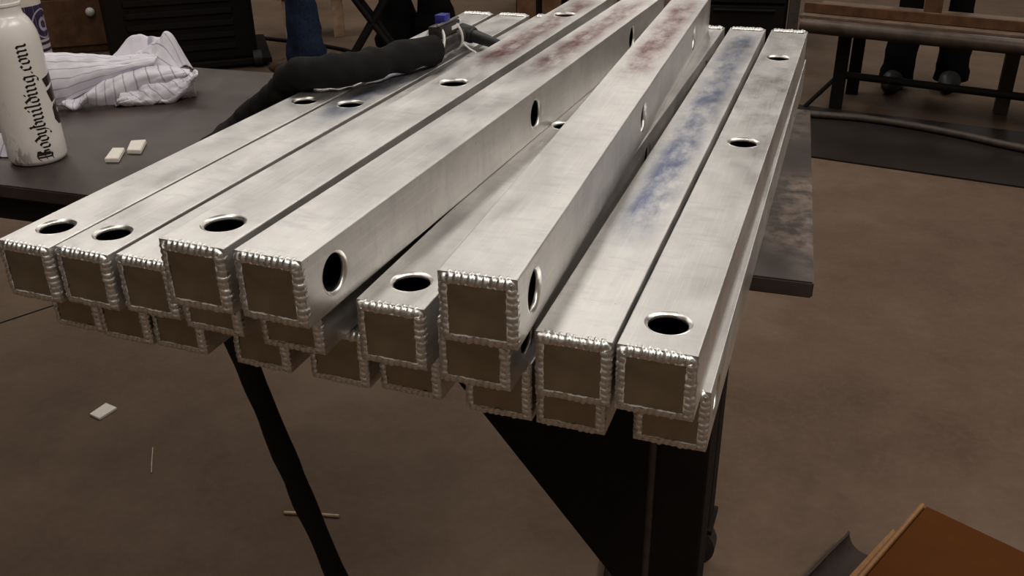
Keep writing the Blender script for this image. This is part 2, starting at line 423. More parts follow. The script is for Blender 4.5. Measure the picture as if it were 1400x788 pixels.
def leg(x, y):
    bm = bmesh.new(); box(bm, (x-.58, y, FZ+1.9), (x+.58, y+1.1, -1.0), .06); l = tp('leg', bm, M_frame)
    bm = bmesh.new(); box(bm, (x-.7, y-.1, FZ+1.72), (x+.7, y+1.2, FZ+1.9), .03); tp('caster_plate', bm, M_black)
    bm = bmesh.new(); tube(bm, [(x, y+q, FZ+.8) for q in (.22, .27, .83, .88)], lambda i, a: .66 if i in (0, 3) else .8, 28)
    tp('caster_wheel', bm, M_rubber, 40)
    for s in (-1, 1): tp('caster_fork', boxbm((x-.25, y+.55+s*.4-.05, FZ+.65), (x+.25, y+.55+s*.4+.05, FZ+1.72)), M_steel)
for x, y in ((-.11, 6.5), (-.83, 14.4), (-33.3, 4.95), (-33.9, 13.2)): leg(x, y)
# big triangular gusset between top frame and right front leg, with its edge angle
bm = bmesh.new()
v = [Vector(p) for p in ((-7.2, 6.42, -1.0), (-.69, 6.42, -1.0), (-.69, 6.42, -9.05))]
a = [bm.verts.new(p) for p in v]; b = [bm.verts.new(p+Vector((0, .12, 0))) for p in v]
bm.faces.new(a); bm.faces.new(b[::-1])
for i in range(3): bm.faces.new((a[i], b[i], b[(i+1) % 3], a[(i+1) % 3]))
bmesh.ops.recalc_face_normals(bm, faces=bm.faces); tp('gusset_plate', bm, M_frame)
bm = bmesh.new(); tube(bm, [(-.69, 6.47, -1.05), (-.69, 6.47, -13)], .085, 10); tp('leg_corner_rod', bm, plain('worn_leg_edge', (.06, .045, .038), .5, .4), 60)

# ------------------------------------------------------------------ welding hose and torch
pts = [(-7.64, 11.62, 2.24), (-8.12, 10.393, 2.28), (-8.527, 9.36, 2.28), (-9.10, 8.74, 2.28), (-9.80, 8.70, 2.14), (-10.25, 8.76, 1.72), (-11.1, 9.02, 1.15), (-11.75, 8.85, .62), (-11.9, 7.9, .34),
       (-11.2, 6.7, .31), (-10.55, 5.9, .33), (-10.35, 5.42, .12), (-10.28, 5.22, -.6), (-10.0, 5.06, -1.7), (-9.43, 5.0, -3.39), (-8.75, 5.0, -5.9), (-7.87, 5.0, -8.96), (-7.0, 5.0, -12.0), (-6.2, 5.6, -14.4), (-4.8, 7.2, -14.72), (-2.9, 10.5, -14.72), (-3.5, 16, -14.72)]
P = catmull(pts, 10); rn = random.Random(3); lum = [rn.uniform(-1, 1) for _ in range(400)]
def hr(i, a):
    k = i/len(P); base = .365-.11*max(0, min(1, (k-.25)/.3))
    f = i*.45; j = int(f); t = f-j; n = lum[j]*(1-t)+lum[j+1]*t
    return base*(1+.10*n+.05*math.sin(2*a+i*.7)+.03*math.sin(3*a-i*1.1))
bm = bmesh.new(); tube(bm, P, hr, 18)
to = empty('welding_torch', (-7.8, 12.6, 1.88), 'welding torch with blue switch and thick black sleeved hose, lying on the left tubes', 'welding torch')
for v in bm.verts: v.co -= Vector((-7.8, 12.6, 1.88))
o = part('hose_sleeve', bm, M_sleeve, to, smooth=70); o['label'] = 'thick black sleeve over the hose, hanging to the floor'
def tt(name, bm, mat, smooth=50, par=to):
    for v in bm.verts: v.co -= Vector((-7.8, 12.6, 1.88))
    return part(name, bm, mat, par, smooth=smooth)
A0, A1 = Vector((-7.68, 11.5, 2.27)), Vector((-7.75, 13.45, 2.2))
d = (A1-A0).normalized(); sd = d.cross(Vector((0, 0, 1))).normalized(); uz = sd.cross(d)
bm = bmesh.new(); tube(bm, [A0+d*k for k in (0, .1, .5, 1.0, 1.5, 1.75, 1.95)], lambda i, a: (.20, .25, .26, .25, .22, .20, .15)[i], 16); tt('handle', bm, M_tplastic)
def obox(c, l, w_, h_, bev=.02):
    bm = bmesh.new(); box(bm, (-w_/2, -l/2, -h_/2), (w_/2, l/2, h_/2), bev)
    m = Matrix((sd, d, uz)).transposed()
    for v in bm.verts: v.co = m @ v.co + c
    return bm
tt('switch_housing', obox(A0+d*.85+uz*.36, 1.25, .34, .26), M_tplastic)
tt('switch_rail', obox(A0+d*.85+uz*.53+sd*.1, 1.35, .08, .05), plain('grey_plastic', (.16, .15, .14), .4))
o = tt('switch_button', obox(A0+d*.75+uz*.62, .38, .26, .2), M_blue); o['label'] = 'blue switch button'
o = tt('name_label', obox(A0+d*1.15+uz*.36+sd*.18, .5, .015, .09, 0), M_white); o['label'] = 'pale sticker on the switch housing'
for k, lean in ((.12, .25), (1.35, -.1)):
    bm = bmesh.new(); c = A0+d*k
    tube(bm, [c+(sd*math.cos(an)*.275+uz*(.10+.37*math.sin(an)))+d*lean*math.sin(an) for an in [2*math.pi*q/24 for q in range(25)]], .035, 6); o = tt('cable_tie', bm, M_white); o['label'] = 'white cable tie round the handle'
bm = bmesh.new(); c = A0+d*1.38-uz*.1+sd*.3; tube(bm, catmull([c, c+sd*.2-d*.1-uz*.1, c+sd*.45-d*.35-uz*.12], 5), .025, 6); o = tt('tie_tail', bm, M_white)
H = A1+d*.35; 
bm = bmesh.new(); tube(bm, [A1-d*.05, A1+d*.12, H], lambda i, a: (.14, .13, .15)[i], 14); tt('neck', bm, M_rubber)
bc = Vector((-6.45, 13.25, 2.02)); e = (bc-H).normalized()
bm = bmesh.new(); tube(bm, [H-e*.30, H-e*.2, H+e*.25, H+e*.32], lambda i, a: (.17, .22, .22, .15)[i], 16); tt('head', bm, M_rubber)
bm = bmesh.new(); L = (bc-H).length; tube(bm, [H+e*.3, H+e*.36, H+e*(L-.1), H+e*L], lambda i, a: (.15, .17, .12, .07)[i], 14); tt('back_cap', bm, M_rubber)
bm = bmesh.new(); tube(bm, [H-e*.28, H-e*.34, H-e*.75, H-e*.8], lambda i, a: (.16, .19, .14, .10)[i], 16); o = tt('gas_cup', bm, M_ceram); o['label'] = 'pinkish ceramic gas cup'
bm = bmesh.new(); tube(bm, [H+uz*.2-e*.25-sd*.0+d*.02, H+uz*.22-e*.12], .09, 10); o = tt('collet_ring', bm, M_white)

# ------------------------------------------------------------------ white bottle with blackletter print
BX, BY, BR = -16.35, 7.10, .665
face_ang = math.atan2(-9.3626-BY, 2.3099-BX)      # the side the print was turned to when the bottle was set down
bt = empty('water_bottle', (BX, BY, 0), 'scuffed white water bottle with black blackletter print standing on the table', 'bottle', rot=(0, 0, face_ang))
def bottle_mat():
    t = NT('white_bottle_enamel'); v = t.coord((U, U, U)); a = t.noise(v, 1.6, 5, .6); b = t.noise(v, 5, 5, .7)
    sx = t.n('ShaderNodeSeparateXYZ'); t.l(v, sx.inputs[0])
    low = t.math('MULTIPLY', t.rng(sx.outputs[2], .1, 1.9, 1, 0), t.rng(sx.outputs[1], -.6, .15, 1, 0))
    m = t.math('MULTIPLY', t.rng(t.noise(t.coord((3*U, 3*U, 1.2*U), rot=(.5, .3, 0)), 1.5, 5, .7), .50, .58, 0, .95), t.math('MULTIPLY', low, t.rng(a, .42, .6, 0, 1)))
    sp_ = t.rng(t.noise(v, 11, 2), .76, .79, 0, .5)
    c = t.mix(t.math('MAXIMUM', m, sp_), (.80, .745, .70), (.16, .12, .10))
    return t.set(Base_Color=c, Roughness=.22)
bm = bmesh.new()
prof = [(.50, .0), (.58, .012), (.63, .05), (BR, .14)] + [(BR, z) for z in (.6, 1.2, 1.8, 2.4, 2.75)] + [(BR-.008, 2.9), (BR-.03, 3.06), (BR-.075, 3.21), (BR-.135, 3.34), (.47, 3.42), (.435, 3.47), (.425, 3.54), (.425, 3.66), (.45, 3.68), (.45, 3.73), (.42, 3.75), (.42, 3.9)]
lathe(bm, prof, 64); part('bottle_body', bm, bottle_mat(), bt, smooth=40)
bm = bmesh.new(); lathe(bm, [(.44, 3.9), (.45, 3.92), (.45, 4.35), (.40, 4.42), (.2, 4.44)], 40); part('bottle_cap', bm, M_white, bt, smooth=40)
M_ink = plain('black_print', (.02, .014, .012), .35, 0, .2, 30)
def mini(x, top=4.9): return [(x-.45, top), (x+.15, top-.7), (x+.15, .9), (x+.85, .25)]
G = {  # broad-nib strokes, x-height 5; (strokes, advance)
 'i': ([mini(0), [(-.1, 6.5), (.35, 6.1)]], 2.1),
 'l': ([[(-.4, 7.6), (.15, 7.0), (.15, .9), (.85, .25)]], 2.1),
 'n': ([mini(0), [(.15, 3.9), (1.5, 4.9), (2.35, 4.1), (2.35, .9), (3.05, .25)]], 4.3),
 'm': ([mini(0), [(.15, 3.9), (1.5, 4.9), (2.35, 4.1), (2.35, .9), (2.8, .5)], [(2.35, 3.9), (3.7, 4.9), (4.55, 4.1), (4.55, .9), (5.25, .25)]], 6.4),
 'u': ([[(-.45, 4.9), (.15, 4.2), (.15, 1), (1.0, .2), (2.3, 1.2)], mini(2.2)], 4.3),
 'o': ([[(0, 4), (0, 1), (1, .2), (2.2, 1.1), (2.2, 4), (1.2, 4.9), (0, 4)]], 3.5),
 'd': ([[(2.2, 4), (1.0, 4.9), (0, 4), (0, 1), (1, .2), (2.2, 1.1), (2.2, 4), (.2, 6.6), (-.6, 6.2)]], 3.5),
 'b': ([[(-.5, 7.6), (0, 7.0), (0, 1), (1, .2), (2.2, 1.1), (2.2, 4), (1.2, 4.9), (0, 4)], [(0, 6.0), (.8, 5.3)]], 3.5),
 'c': ([[(2.0, 4.1), (1.2, 4.9), (0, 4), (0, 1), (1, .2), (2.0, 1.0)]], 3.0),
 'y': ([[(-.45, 4.9), (.15, 4.2), (.15, 1.2), (1, .4), (2.2, 1.3)], [(2.2, 4.9), (2.2, .6), (1.2, -1.2), (.1, -2.0), (-.5, -1.5)]], 3.6),
 'g': ([[(2.2, 4.2), (1.0, 4.9), (0, 4), (0, 1.2), (1, .4), (2.2, 1.2)], [(3.0, 4.9), (2.2, 4.3), (2.2, -.6), (1.1, -1.9), (-.3, -1.5), (.3, -.9)]], 3.7),
 '.': ([[(0, .7), (.4, .3)]], 1.9),
 'B': ([[(.6, 7.2), (.6, .6)], [(1.9, 6.9), (1.9, .6)], [(-.9, 5.9), (-.3, 7.0), (1.2, 7.3), (3.4, 6.6), (3.5, 5.2), (2.0, 4.1), (3.7, 3.4), (3.9, 1.3), (2.2, .1), (.4, .6), (-.9, .1)], [(-.6, 3.2), (1.9, 4.0)], [(2.7, 6.4), (2.7, .9)]], 5.4)}
nib = Vector((math.cos(.70), math.sin(.70)))*.56
bm = bmesh.new()
def cyl(u, v, z0, phi0, k, rad):      # text frame -> bottle surface: u runs up the bottle, v runs round it
    ph = phi0 - v*k/BR; return (rad*math.cos(ph), rad*math.sin(ph), z0+u*k)
def stroke(poly, ox, z0, phi0, k):
    for p, q in zip(poly, poly[1:]):
        p, q = Vector(p)+Vector((ox, 0)), Vector(q)+Vector((ox, 0)); n = max(1, int((q-p).length/1.2))
        for i in range(n):
            a, b = p.lerp(q, i/n), p.lerp(q, (i+1)/n)
            cr = (b-a).x*nib.y-(b-a).y*nib.x
            vs = [a-nib, a+nib, b+nib, b-nib]
            if abs(cr) < 1e-3: continue
            bm.faces.new([bm.verts.new(cyl(w_.x, w_.y, z0, phi0, k, BR+.004)) for w_ in (vs if cr > 0 else vs[::-1])])
TXT = 'Bodybuilding.com'; adv = sum(G[c][1] for c in TXT); k = 2.74/adv; ox = 1.0
for ch in TXT:
    for s in G[ch][0]: stroke(s, ox, .14, math.radians(29), k)
    ox += G[ch][1]
bmesh.ops.recalc_face_normals(bm, faces=bm.faces)
o = part('printed_lettering', bm, M_ink, bt); o['label'] = 'black blackletter print'
# bold black emblem further round the bottle, partly out of sight
bm = bmesh.new()
def patch(poly, holes=()):
    # poly in (degrees round, height); filled as a fan of small quads on the surface
    for (a0, z00, z01), (a1, z10, z11) in zip(poly, poly[1:]):
        for s in range(4):
            t0, t1 = s/4, (s+1)/4; q = []
            for t, lo in ((t0, 0), (t1, 0), (t1, 1), (t0, 1)):
                an = math.radians(a0+(a1-a0)*t); z = (z00+(z10-z00)*t) if not lo else (z01+(z11-z01)*t)
                q.append(bm.verts.new(((BR+.005)*math.cos(an), (BR+.005)*math.sin(an), z)))
            bm.faces.new(q)
patch([(46, 1.98, 2.02), (52, 1.80, 2.03), (100, 1.93, 2.14)])
patch([(50, 1.68, 1.72), (58, 1.42, 1.74), (80, 1.46, 1.82), (108, 1.52, 1.94)])
patch([(56, 1.02, 1.30), (66, .88, 1.40), (76, .86, 1.15), (84, .84, 1.06), (120, .86, 1.08)])
patch([(70, 1.22, 1.40), (92, 1.26, 1.44), (120, 1.2, 1.4)])
bmesh.ops.recalc_face_normals(bm, faces=bm.faces); o = part('printed_emblem', bm, M_ink, bt); o['label'] = 'bold black emblem'

# ------------------------------------------------------------------ canister behind the bottle
CX, CYY = -22.9, 13.5
ca = empty('canister', (CX, CYY, 0), 'pale canister with purple round emblem label behind the white bottle', 'can', rot=(0, 0, math.atan2(-9.36-CYY, 2.31-CX)))
bm = bmesh.new(); lathe(bm, [(.66, 0), (.7, .05), (.7, 2.9), (.66, 2.96), (.4, 3.3), (.3, 3.35), (.3, 3.7)], 48); part('can_body', bm, plain('cream_can', (.55, .48, .42), .4, 0, .06), ca, smooth=40)
def cpatch(pts, rad, mat, name, par):
    bm = bmesh.new()
    for q in pts: bm.faces.new([bm.verts.new((rad*math.cos(math.radians(a)), rad*math.sin(math.radians(a)), z)) for a, z in q])
    bmesh.ops.recalc_face_normals(bm, faces=bm.faces); return part(name, bm, mat, par)
M_purple = plain('purple_ink', (.03, .022, .06), .5); M_lil = plain('pale_lilac_ink', (.34, .30, .38), .5)
def rect(a0, a1, z0, z1, n=10):
    return [((a0+(a1-a0)*i/n, z0), (a0+(a1-a0)*(i+1)/n, z0), (a0+(a1-a0)*(i+1)/n, z1), (a0+(a1-a0)*i/n, z1)) for i in range(n)]
lb = cpatch(rect(8, 120, 1.15, 2.20), .703, M_purple, 'label_panel', ca); lb['label'] = 'dark purple label'
ring = []
for i in range(24):
    a0, a1 = 2*math.pi*i/24, 2*math.pi*(i+1)/24
    ring.append(tuple((62+38*r*math.cos(a), 1.62+.46*r*math.sin(a)) for a, r in ((a0, 1), (a1, 1), (a1, .9), (a0, .9))))
cpatch(ring, .706, M_lil, 'label_ring', ca)
# the rounded letter-like mark inside the ring
mk = []
for i in range(14):
    a0, a1 = .2+i*.40, .2+(i+1)*.40
    if i < 13: mk.append(tuple((60+17*r*math.cos(a), 1.60+.22*r*math.sin(a)) for a, r in ((a0, 1), (a1, 1), (a1, .55), (a0, .55))))
mk += rect(70, 78, 1.38, 1.84, 2); cpatch(mk, .707, M_lil, 'label_mark', ca)
st = []
for j in range(5): st += rect(30, 100, .98-.21*j, 1.07-.21*j, 6)
cpatch(st, .704, M_purple, 'label_lettering', ca)

# ------------------------------------------------------------------ striped towel
def towel_mat():
    t = NT('striped_towel_cloth'); uv = t.n('ShaderNodeUVMap'); sx = t.n('ShaderNodeSeparateXYZ'); t.l(uv.outputs[0], sx.inputs[0])
    fr = t.math('FRACT', t.math('MULTIPLY', sx.outputs[0], 1.0)); line = t.math('MULTIPLY', t.rng(fr, .0, .05, 1, 1), t.rng(fr, .08, .14, 1, 0))
    nz = t.noise(t.coord((1, 1, 1)), 900, 2)
    c = t.mix(nz, (.66, .62, .68), (.78, .74, .80)); c = t.mix(t.math('MULTIPLY', line, .8), c, (.30, .27, .36))
    t.bump(nz, .3, .0008)
    return t.set(Base_Color=c, Roughness=.95)
M_towel = towel_mat()
EZ = Vector((0, 0, 1))
from mathutils import noise as mnoise
def nz(x, y, z=0): return mnoise.noise(Vector((x, y, z)))
CLOTH = {
 'roll': [[(-19.73, 10.25, 0.02), (-19.39, 10.51, 0.02), (-18.99, 10.81, 0.16), (-18.47, 11.2, 0.44), (-17.96, 11.58, 0.65), (-17.46, 11.96, 0.87), (-16.97, 12.33, 0.95)],
   [(-19.51, 10.26, 0.6), (-19.18, 10.5, 0.65), (-18.77, 10.81, 0.7), (-18.28, 11.18, 0.88), (-17.8, 11.54, 0.97), (-17.31, 11.9, 1.07), (-16.83, 12.27, 1.12)],
   [(-19.56, 10.5, 1.2), (-19.24, 10.74, 1.2), (-18.8, 11.08, 1.2), (-18.34, 11.42, 1.19), (-17.87, 11.77, 1.16), (-17.4, 12.13, 1.17), (-16.91, 12.5, 1.25)],
   [(-19.79, 10.83, 1.49), (-19.48, 11.07, 1.46), (-19.04, 11.39, 1.4), (-18.59, 11.73, 1.31), (-18.13, 12.08, 1.22), (-17.65, 12.44, 1.21), (-17.15, 12.82, 1.33)],
   [(-20.25, 11.17, 1.13), (-19.92, 11.42, 1.16), (-19.47, 11.76, 1.09), (-19.01, 12.11, 1.02), (-18.54, 12.46, 0.93), (-18.05, 12.83, 0.92), (-17.53, 13.21, 1.04)]],
 'peak': [[(-17.62, 11.92, 1.12), (-17.32, 12.15, 1.05), (-17.01, 12.38, 0.95), (-16.7, 12.61, 0.83), (-16.36, 12.87, 0.71)],
   [(-17.58, 12.15, 1.22), (-17.26, 12.39, 1.23), (-17.01, 12.58, 1.22), (-16.78, 12.75, 1.2), (-16.55, 12.93, 0.79)],
   [(-17.58, 12.4, 1.27), (-17.28, 12.63, 1.45), (-17.03, 12.81, 1.59), (-16.84, 12.95, 1.66), (-16.57, 13.16, 0.82)],
   [(-17.6, 12.56, 1.27), (-17.3, 12.79, 1.45), (-17.04, 12.99, 1.62), (-16.84, 13.13, 1.75), (-16.55, 13.35, 0.73)],
   [(-17.57, 12.69, 1.2), (-17.28, 12.9, 1.39), (-17.01, 13.1, 1.55), (-16.84, 13.23, 1.51), (-16.54, 13.46, 0.64)],
   [(-17.78, 13.15, 0.91), (-17.49, 13.37, 1.01), (-17.24, 13.56, 1.07), (-17.08, 13.68, 0.79), (-16.82, 13.87, 0.43)]],
 'back': [[(-18.57, 12.31, 1.01), (-18.18, 12.6, 1.01), (-17.63, 13.01, 1.08), (-17.24, 13.31, 1.17)],
   [(-18.52, 12.5, 1.12), (-18.12, 12.8, 1.4), (-17.68, 13.13, 1.38), (-17.3, 13.41, 1.36)],
   [(-18.52, 12.73, 1.17), (-18.14, 13.01, 1.61), (-17.75, 13.3, 1.55), (-17.42, 13.55, 1.47)],
   [(-18.84, 13.11, 0.8), (-18.45, 13.4, 1.16), (-18.08, 13.68, 1.12), (-17.76, 13.92, 1.04)]],
 'fold': [[(-18.93, 10.48, 0.19), (-18.6, 10.72, 0.02), (-18.36, 10.9, 0.14), (-18.02, 11.16, 0.06), (-17.62, 11.46, 0.07), (-17.11, 11.84, 0.29), (-16.51, 12.29, 0.54), (-16.06, 12.63, 0.69)],
   [(-18.76, 10.44, 0.26), (-18.51, 10.63, 0.06), (-18.19, 10.87, 0.36), (-17.83, 11.14, 0.4), (-17.42, 11.45, 0.52), (-16.93, 11.81, 0.72), (-16.4, 12.21, 0.76), (-15.95, 12.55, 0.78)],
   [(-18.83, 10.61, 0.25), (-18.56, 10.81, 0.17), (-18.19, 11.09, 0.53), (-17.82, 11.37, 0.7), (-17.46, 11.65, 0.85), (-16.97, 12.01, 0.94), (-16.46, 12.39, 0.88), (-16.04, 12.71, 0.8)],
   [(-18.96, 10.9, 0.18), (-18.57, 11.18, 0.3), (-18.22, 11.45, 0.54), (-17.88, 11.7, 0.71), (-17.49, 12.0, 0.88), (-17.06, 12.32, 0.96), (-16.59, 12.67, 0.89), (-16.22, 12.94, 0.79)]],
 'end': [[(-17.62, 11.25, 0.09), (-17.21, 11.55, 0.02), (-16.81, 11.85, 0.02), (-16.4, 12.16, 0.02), (-16.09, 12.4, 0.27), (-15.86, 12.57, 0.55)],
   [(-17.49, 11.2, 0.22), (-17.12, 11.48, 0.18), (-16.73, 11.76, 0.2), (-16.33, 12.06, 0.19), (-15.98, 12.33, 0.45), (-15.7, 12.54, 0.69)],
   [(-17.5, 11.37, 0.35), (-17.11, 11.66, 0.43), (-16.74, 11.93, 0.51), (-16.32, 12.25, 0.55), (-15.98, 12.5, 0.66), (-15.73, 12.69, 0.76)],
   [(-17.55, 11.7, 0.44), (-17.15, 12.0, 0.59), (-16.82, 12.25, 0.66), (-16.46, 12.52, 0.66), (-16.11, 12.78, 0.73), (-15.96, 12.89, 0.76)]],
}
tw = []
def cr(P, t):
    n = len(P)-1; i = min(int(t*n), n-1); u = t*n-i
    a, b, c, d = P[max(i-1, 0)], P[i], P[i+1], P[min(i+2, n)]
    return .5*((2*b)+(c-a)*u+(2*a-5*b+4*c-d)*u*u+(3*b-a-3*c+d)*u**3)
def sheet(rows, nu, nv, uvf, amp, seed):
    """a fold of cloth through a grid of points, with fine creases"""
    rows = [[Vector(p) for p in r] for r in rows]
    bm = bmesh.new(); uvl = bm.loops.layers.uv.new('UVMap'); g = []; uvs = {}
    for i in range(nu+1):
        col = [cr(r, i/nu) for r in rows]; line = []
        for j in range(nv+1):
            u, v = i/nu, j/nv; p = cr(col, v)
            w1 = nz(u*9+seed, v*3+u*2, seed); w2 = abs(nz(u*5-v*4, v*5+seed, 4)); w3 = nz(u*20, v*12, seed+9)
            k_ = amp*(1.1*w1-1.3*w2+.35*w3+.3)
            p = p+Vector((.35*k_, -.45*k_, .8*k_)); p.z = max(p.z, .015)
            vv = bm.verts.new(p); line.append(vv); uvs[vv] = uvf(u, v)
        g.append(line)
    for i in range(nu):
        for j in range(nv):
            f = bm.faces.new((g[i][j], g[i+1][j], g[i+1][j+1], g[i][j+1]))
            for lp in f.loops: lp[uvl].uv = uvs[lp.vert]
    return bm
foot = [(p[0]-.25, p[1]+.35, .015) for p in CLOTH['end'][0]]
tw.append(sheet(CLOTH['roll'], 70, 40, lambda u, v: (v*9+u*.6, u), .055, 1))
tw.append(sheet(CLOTH['peak'], 44, 44, lambda u, v: (v*6+u*2.0, u), .04, 2))
tw.append(sheet(CLOTH['back'], 30, 24, lambda u, v: (u*1.1+.3, v), .03, 3))
tw.append(sheet(CLOTH['fold'], 80, 28, lambda u, v: (u*13+v*1.2, v), .06, 4))
tw.append(sheet([foot]+CLOTH['end'], 60, 36, lambda u, v: ((u+v*.7)*8, v), .11, 5))
me0 = bpy.data.meshes.new('towel'); big = bmesh.new(); 
for b_ in tw:
    tmp = bpy.data.meshes.new('t'); b_.to_mesh(tmp); b_.free(); big.from_mesh(tmp); bpy.data.meshes.remove(tmp)
for f in big.faces: f.smooth = True
bmesh.ops.scale(big, vec=(S, S, S), verts=big.verts); big.to_mesh(me0); big.free(); me0.materials.append(M_towel)
to_ = link('towel', me0); tag(to_, 'crumpled lilac white striped towel on the table right of the bottle', 'towel')
md = to_.modifiers.new('thickness', 'SOLIDIFY'); md.thickness = .0015; md.offset = 1
# pale cloth at the left picture edge, beside the bottle
rag_rows = [[(-18.05+i*.28, 6.75+j*.24+.05*i, .015+.5*math.sin(math.pi*i/4)*math.sin(math.pi*j/4)) for i in range(5)] for j in range(5)]
bm = sheet(rag_rows, 24, 20, lambda u, v: (u*5, v), .05, 8); o = part('rag', bm, M_towel, smooth=80); tag(o, 'small pale rag on the table just left of the white bottle', 'rag')

# ------------------------------------------------------------------ little off-white chips
def chip(corners, z, label, t=.11):
    cx_ = sum(p[0] for p in corners)/4; cy_ = sum(p[1] for p in corners)/4
    bm = bmesh.new(); prism(bm, [(p[0]-cx_, p[1]-cy_) for p in corners], 0, t, .015)
    tag(part('ceramic_chip', bm, M_tile, None, (cx_, cy_, z)), label, 'chip', 'off-white square chips')
chip([(-14.57, 7.37), (-14.25, 7.48), (-14.68, 8.20), (-14.96, 8.09)], 0, 'nearer of two off-white square chips on the steel table')
chip([(-14.50, 8.07), (-14.15, 8.15), (-14.59, 8.89), (-14.91, 8.70)], 0, 'farther of two off-white square chips on the steel table')
chip([(-26.02, 14.85), (-25.38, 14.72), (-25.25, 15.62), (-25.95, 15.75)], FZ, 'single off-white square chip lying on the concrete floor')

# ------------------------------------------------------------------ offcuts on the floor
def stick(pts, r, mat, label, name='wire_offcut', cat='wire'):
    bm = bmesh.new(); tube(bm, pts, r, 8); tag(part(name, bm, mat, smooth=60), label, cat)
M_tan = plain('tan_rod', (.45, .33, .22), .5)
stick([(-22.0, 13.9, FZ+.03), (-21.4, 13.1, FZ+.03), (-21.0, 12.6, FZ+.03)], .025, M_tan, 'thin pale wire offcut on the floor at lower left')
stick([(-14.9, 12.3, FZ+.06), (-14.0, 12.55, FZ+.06), (-12.95, 12.8, FZ+.06)], .06, M_tan, 'short tan rod offcut on the floor behind the hanging hose', 'rod_offcut', 'rod')
stick(catmull([(-.62, 16.75, FZ+.05), (-.48, 17.0, FZ+.15), (-.55, 17.5, FZ+.2), (-.78, 17.85, FZ+.06)], 6), .045, M_white, 'curled white plastic strip on the floor beside the table leg', 'plastic_strip', 'scrap')

# ------------------------------------------------------------------ cardboard box
K = Vector((5.76, 15.215)); ea = (Vector((4.134, 11.497))-K).normalized(); eb = (Vector((8.286, 13.438))-K); eb = (eb-ea*eb.dot(ea)*.9).normalized()
bx = empty('cardboard_box', (K.x, K.y, FZ), 'brown cardboard box on the floor at lower right', 'box')
def bp(name, pts, z0, z1, mat=M_card):
    bm = bmesh.new(); prism(bm, [ea*p+eb*q for p, q in pts], z0, z1, .015); return part(name, bm, mat, bx)
BA, BB, BH = 8.0, 6.5, 3.95
bp('side_panel', [(0, 0), (BA, 0), (BA, .08), (0, .08)], 0, BH-.08); bp('side_panel', [(0, BB-.08), (BA, BB-.08), (BA, BB), (0, BB)], 0, BH-.08)
bp('end_panel', [(0, .08), (.08, .08), (.08, BB-.08), (0, BB-.08)], 0, BH-.08); bp('end_panel', [(BA-.08, .08), (BA, .08), (BA, BB-.08), (BA-.08, BB-.08)], 0, BH-.08)
bp('bottom_panel', [(.08, .08), (BA-.08, .08), (BA-.08, BB-.08), (.08, BB-.08)], 0, .08)
bp('top_flap', [(0, 0.12), (BA, .12), (BA, BB), (0, BB)], BH-.07, BH)
# narrow side flap standing open along the left edge
bm = bmesh.new(); q = [ea*p for p in (1.6, BA)]; out = -eb
vs = [Vector((*q[0], BH-.1)), Vector((*q[1], BH-.1)), Vector((*(q[1]+out*.28), BH+.02)), Vector((*(q[0]+out*.18), BH-.02))]
a = [bm.verts.new(p) for p in vs]; b = [bm.verts.new(p-Vector((0, 0, .08))) for p in vs]
bm.faces.new(a); bm.faces.new(b[::-1])
for i in range(4): bm.faces.new((a[i], b[i], b[(i+1) % 4], a[(i+1) % 4]))
bmesh.ops.recalc_face_normals(bm, faces=bm.faces); o = part('side_flap', bm, M_cardedge, bx); o['label'] = 'paler open side flap'
bm = bmesh.new(); bar(bm, (*(ea*0), BH-.02), (*(ea*BA), BH-.02), .07, 6); o = part('cut_edge', bm, M_cardedge, bx); o['label'] = 'pale cut edge'
# dark leather cuff (glove) lying beside the box, opening towards the box
gl = empty('leather_glove', (3.9, 16.6, FZ), 'dark leather welding glove lying beside the cardboard box, cuff open', 'glove')
g0 = Vector((4.62, 17.0, FZ+.95)); g1 = Vector((3.1, 13.3, FZ+.75))
bm = bmesh.new(); n = 24; dd = (g1-g0).normalized(); s1 = dd.cross(EZ).normalized()
for inner in (0, 1):
    rings = []
    for i in range(15):
        t = i/14; c = g0.lerp(g1, t); ra = (.62+.22*t)-(.07 if inner else 0); rb = (.50+.1*t)-(.07 if inner else 0); c = Vector((c.x, c.y, FZ+.05+(.5+.1*t)))
        if i == 0: ra *= 1.06; rb *= 1.05
        rings.append([bm.verts.new(c+s1*ra*math.cos(a)*(1+.05*math.sin(3*a+t*5))+EZ*rb*math.sin(a)) for a in [2.75+(3.84)*k_/(n-1) for k_ in range(n)]])
    if inner: r_in = rings
    else: r_out = rings
    for a, b in zip(rings, rings[1:]):
        for k_ in range(n-1): bm.faces.new((a[k_], a[k_+1], b[k_+1], b[k_]))
for ed in (0, n-1):
    for i in range(14): bm.faces.new((r_out[i][ed], r_out[i+1][ed], r_in[i+1][ed], r_in[i][ed]))
for k_ in range(n-1): bm.faces.new((r_out[0][k_], r_out[0][(k_+1) % n], r_in[0][(k_+1) % n], r_in[0][k_]))
bmesh.ops.recalc_face_normals(bm, faces=bm.faces)
for v in bm.verts: v.co -= Vector((3.9, 16.6, FZ))
part('cuff', bm, M_leather, gl, smooth=60)
for k_ in range(4):
    o1 = g1+s1*(-.45+.3*k_); o1.z = FZ+.4; bm = bmesh.new(); L = (1.5, 1.75, 1.7, 1.4)[k_]
    tube(bm, catmull([o1-dd*.4, o1+dd*.5*L, o1+dd*L+Vector((0, 0, -.08))], 6), lambda i, a: .24 if i < 10 else .17, 12)
    for v in bm.verts: v.co -= Vector((3.9, 16.6, FZ))
    part('finger', bm, M_leather, gl, smooth=60)
bm = bmesh.new(); o1 = g1-s1*.6; o1.z = FZ+.35; tube(bm, catmull([o1-dd*.5, o1-s1*.5+dd*.3, o1-s1*.75+dd*1.0], 6), .22, 12)
for v in bm.verts: v.co -= Vector((3.9, 16.6, FZ))
part('thumb', bm, M_leather, gl, smooth=60)

